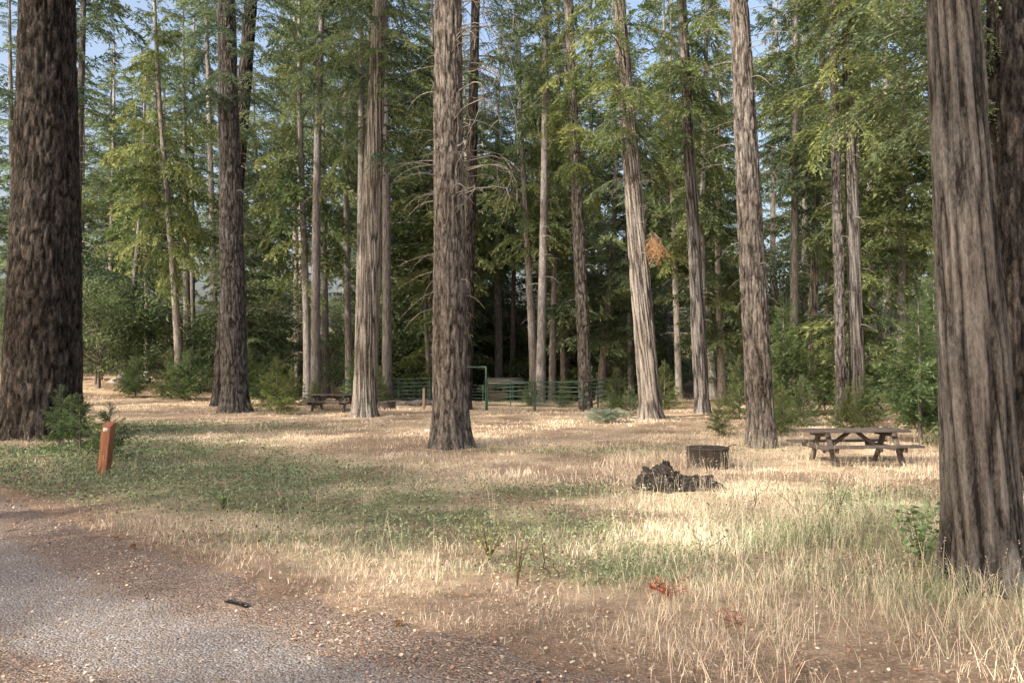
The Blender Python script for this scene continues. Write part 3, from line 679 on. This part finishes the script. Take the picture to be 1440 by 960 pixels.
n = NT('rusty_steel'); f = n.noise(n.coord(), 7, 6, .7)
M_steel = n.fin(n.ramp(f, [(.35, (.055, .05, .048)), (.6, (.12, .105, .095)), (.8, (.22, .15, .11))]), .65, n.bump(f, .3, .01), metal=.3)
n = NT('ash'); M_ash = n.fin((.12, .115, .11), 1.)
def fire_ring(x, y, Rr=.43, h=.36, ang=0):
    e = bpy.data.objects.new('fire_ring', None); scene.collection.objects.link(e); e.location = (x, y, gh(x, y)); e.rotation_euler[2] = ang
    th = np.linspace(0, 2*np.pi, 48, endpoint=False); g = Geo()
    prof = [(Rr, -.05), (Rr, h-.01), (Rr+.014, h), (Rr+.014, h+.02), (Rr-.012, h+.02), (Rr-.012, -.05)]
    V = np.array([[[q*math.cos(t), q*math.sin(t), z] for t in th] for q, z in prof])
    i = np.arange(5)[:, None]*48; j = np.arange(48)[None]; j2 = (j+1) % 48
    g.add(V, np.stack([i+j, i+j2, i+48+j2, i+48+j], -1).reshape(-1, 4))
    obj('ring', g.mesh('ring', [M_steel]), parent=e)
    g = Geo()
    for k in range(11):
        xx = -.25+k*.05; g.tube([[xx, -.32, h+.035], [xx, .05, h+.035]], .006, 5)
    g.tube([[-.27, -.32, h+.035], [.27, -.32, h+.035]], .01, 6); g.tube([[-.27, .05, h+.035], [.27, .05, h+.035]], .01, 6)
    for s in (-.27, .27): g.tube([[s, -.32, h+.035], [s, .05, h+.035], [s, .18, h+.02], [s*1.1, Rr*.86, h*.6]], .01, 6)
    for s in (-1, 1): g.tube([[s*.27, -.3, h+.035], [s*.34, -.42, h+.10], [s*.36, -.52, h+.11]], .012, 6)
    g.box((Rr+.02, 0, h*.5), (.03, .12, h*.7))
    obj('grill', g.mesh('grill', [M_steel]), parent=e)
    g = Geo(); g.add(np.array([[0, 0, .1]]+[[.4*math.cos(t), .4*math.sin(t), .05] for t in th]), np.array([[0, k+1, (k+1) % 48+1] for k in range(48)]))
    obj('ash_bed', g.mesh('ash', [M_ash]), parent=e)
fire_ring(4.1, 16.9, .43, .40, .3)
fire_ring(-5.75, 37, .40, .34, 1)

n = NT('charred_wood'); c = n.coord((5, 5, 9)); f = n.noise(c, 2, 8, .75)
M_char = n.fin(n.ramp(f, [(.35, (.014, .013, .013)), (.52, (.055, .047, .042)), (.72, (.24, .20, .17))]), .85, n.bump(f, 1., .06))
def blob(sx, sy, sz, seed, amp=.5):
    U, Vv = np.meshgrid(np.linspace(0, 2*np.pi, 120, endpoint=False), np.linspace(0, np.pi, 60))
    d = np.stack([np.cos(U)*np.sin(Vv), np.sin(U)*np.sin(Vv), np.cos(Vv)], -1)
    q = 1+amp*(vn3(d[..., 0]*2+9, d[..., 1]*2, d[..., 2]*2, seed)-.5)+amp*.8*(np.abs(vn3(d[..., 0]*5+9, d[..., 1]*5, d[..., 2]*2.5, seed+1)-.5))+amp*.35*(vn3(d[..., 0]*14, d[..., 1]*14, d[..., 2]*6, seed+2)-.5)
    P = d*q[..., None]*np.array([sx, sy, sz]); g = Geo(); i = np.arange(59)[:, None]*120; j = np.arange(120)[None]; j2 = (j+1) % 120
    g.add(P, np.stack([i+j, i+120+j, i+120+j2, i+j2], -1).reshape(-1, 4)); return g
g = blob(.36, .3, .36, 3, .8)
g2 = blob(.5, .2, .19, 6, .7); g.add(g2.v[0]+np.array([.42, -.05, .02]), g2.f[0])
g2 = blob(.2, .18, .22, 9, .9); g.add(g2.v[0]+np.array([-.25, .05, .02]), g2.f[0])
r = np.random.default_rng(4)
for q in range(6):
    a = r.uniform(0, 6.28); p = np.array([.2*math.cos(a), .16*math.sin(a), .2]); g.tube(np.stack([p, p+[0, 0, .07], p+[r.normal(0, .05), r.normal(0, .03), r.uniform(.09, .13)]]), [.07, .05, .01], 6)
obj('charred_stump', g.mesh('charred_stump', [M_char], True), (2.65, 14.0, gh(2.65, 14)))

n = NT('marker_paint'); c = n.coord((8, 8, 1.5)); f = n.noise(c, 3, 6, .7)
M_post = n.fin(n.ramp(f, [(.3, (.20, .08, .045)), (.6, (.33, .145, .085)), (.8, (.42, .25, .17))]), .75, n.bump(f, .4, .01))
n = NT('label_white'); M_white = n.fin((.7, .68, .62), .6)
g = Geo(); w = .10
V = np.array([[-w, -w*.75, -.2], [w, -w*.75, -.2], [w, w*.75, -.2], [-w, w*.75, -.2], [-w, -w*.75, .98], [w, -w*.75, .98], [w, w*.75, 1.06], [-w, w*.75, 1.06]])
g.add(V, np.array([[0, 3, 2, 1], [4, 5, 6, 7], [0, 1, 5, 4], [1, 2, 6, 5], [2, 3, 7, 6], [3, 0, 4, 7]]))
po = obj('marker_post', g.mesh('marker_post', [M_post]), (-8.1, 16, gh(-8.1, 16)), (0, R(6), R(-12))); bev(po, .012)
g = Geo(); g.box((.0, -w*.75-.004, .90), (.10, .006, .07)); obj('number_plate', g.mesh('np', [M_white]), parent=po)
n = NT('grey_post'); M_gp = n.fin((.2, .15, .12), .9)
for x, y, h, ww in ((-4.05, 37, 1.0, .12), (-28.5, 55, .8, .15)):
    g = Geo(); g.box((0, 0, h/2-.1), (ww, ww, h+.2)); g.box((0, 0, h+.01), (ww*.7, ww*.7, .03)); bev(obj('wooden_post', g.mesh('post', [M_gp]), (x, y, gh(x, y))), .02)

n = NT('green_paint'); f = n.noise(n.coord(), 5, 4)
M_green = n.fin(n.ramp(f, [(.3, (.035, .07, .052)), (.7, (.07, .12, .09))]), .6, metal=.1)
g = Geo()
def panel(a, b, h=1.35, rails=6):
    a = np.array(a, float); b = np.array(b, float); L = np.hypot(*(b-a)); k = max(1, round(L/3.0))
    for q in range(k):
        p0 = a+(b-a)*q/k; p1 = a+(b-a)*(q+1)/k; z0, z1 = gh(*p0), gh(*p1); u = (p1-p0)/np.hypot(*(p1-p0)); p1 = p1-u*.07
        for e_, z in ((p0, z0), (p1, z1)): g.tube([[*e_, z-.1], [*e_, z+h]], .032, 6, cap=True)
        m_ = (p0+p1)/2; g.tube([[*m_, (z0+z1)/2+.25], [*m_, (z0+z1)/2+h]], .022, 6)
        for w in range(rails):
            t = .25+(h-.27)*w/(rails-1); g.tube([[*p0, z0+t], [*p1, z1+t]], .024, 6)
panel((3.2, 36), (-1.2, 37.2)); panel((-2.2, 37.5), (-4.5, 44)); panel((-4.5, 44), (-10.5, 50)); panel((3.2, 36), (6.2, 46)); panel((-10.5, 50), (-4, 57)); panel((-4, 57), (6.2, 46.2))
for x in (-1.2, -2.15):
    z = gh(x, 37.3); g.tube([[x, 37.3, z-.1], [x, 37.3, z+2.0]], .045, 8)
z = gh(-1.6, 37.3); g.tube([[-1.2, 37.3, z+2.0], [-2.15, 37.3, z+2.0]], .045, 8)
obj('corral_fence', g.mesh('corral_fence', [M_green]))

e = bpy.data.objects.new('shelter_building', None); scene.collection.objects.link(e); e.location = (-.6, 62, gh(-.6, 62)-.2); e.rotation_euler[2] = R(8)
n = NT('shed_wall'); f = n.noise(n.coord((9, 9, 1)), 2, 4); M_wall = n.fin(n.ramp(f, [(.3, (.13, .085, .06)), (.7, (.21, .145, .10))]), .85)
n = NT('shed_roof'); M_roof = n.fin(n.ramp(n.noise(n.coord(), 3), [(.3, (.36, .32, .28)), (.7, (.5, .45, .4))]), .6)
n = NT('dark_opening'); M_dark = n.fin((.03, .028, .025), .8)
g = Geo(); g.box((0, 0, .85), (2.4, 2.0, 1.9)); obj('walls', g.mesh('walls', [M_wall]), parent=e)
g = Geo()
for s in (-1, 1): g.box((0, s*.66, 1.98), (2.9, 1.48, .06), Matrix.Rotation(-s*.26, 3, 'X'))
obj('roof', g.mesh('roof', [M_roof]), parent=e)
g = Geo(); g.box((.5, -1.005, .85), (.8, .03, 1.7)); obj('door', g.mesh('door', [M_dark]), parent=e)
g = Geo(); g.box((-.6, -1.005, 1.35), (.6, .03, .35)); obj('window', g.mesh('window', [M_dark]), parent=e)

def log(x, y, a, L, r_):
    g = Geo(); t = np.linspace(-L/2, L/2, 24)
    P = np.stack([t*math.cos(a), t*math.sin(a), r_*.75+t*0+.03*np.sin(t*2)], 1)
    g.tube(P, r_*(1+.12*np.sin(t*5)+.08*np.sin(t*11)), 14, 0, cap=True); obj('fallen_log', g.mesh('fallen_log', [M_bark]), (x, y, gh(x, y)))
log(-4.9, 40, .1, 2.2, .16); log(-27, 58, -.2, 2.0, .22); log(11, 33, .2, 3, .12)
n = NT('granite'); M_rock = n.fin(n.ramp(n.noise(n.coord(), 6, 6), [(.3, (.22, .21, .2)), (.7, (.42, .4, .38))]), .9)
obj('boulder', blob(.7, .5, .45, 21, .4).mesh('boulder', [M_rock], True), (-27.8, 57, gh(-27.8, 57)))

# ------------------------------------------------------------ light + camera
EL = R(31); az = np.array([-.76, -.65]); az /= np.linalg.norm(az)
sd = Vector((az[0]*math.cos(EL), az[1]*math.cos(EL), math.sin(EL)))
L = bpy.data.lights.new('sun', 'SUN'); L.energy = 6.5; L.angle = R(.6); L.color = (1, .90, .77)
so = bpy.data.objects.new('sun', L); scene.collection.objects.link(so); so.rotation_euler = (-sd).to_track_quat('-Z', 'Y').to_euler()
w = bpy.data.worlds.new('World'); scene.world = w; w.use_nodes = True; nt = w.node_tree; nt.nodes.clear()
sk = nt.nodes.new('ShaderNodeTexSky'); sk.sky_type = 'NISHITA'; sk.sun_disc = False; sk.sun_elevation = EL; sk.sun_rotation = math.atan2(sd.x, sd.y)
sk.dust_density = 8; sk.air_density = 1.0; sk.ozone_density = .5
bg = nt.nodes.new('ShaderNodeBackground'); bg.inputs[1].default_value = .40; wo = nt.nodes.new('ShaderNodeOutputWorld')
nt.links.new(sk.outputs[0], bg.inputs[0]); nt.links.new(bg.outputs[0], wo.inputs[0])
cam = bpy.data.cameras.new('cam'); co = bpy.data.objects.new('camera', cam); scene.collection.objects.link(co)
co.location = (0, 0, 2.2+gh(0, 0)); co.rotation_euler = (R(90+1.37), 0, 0); cam.lens = 28.25; cam.sensor_width = 36; cam.clip_end = 1500
scene.camera = co
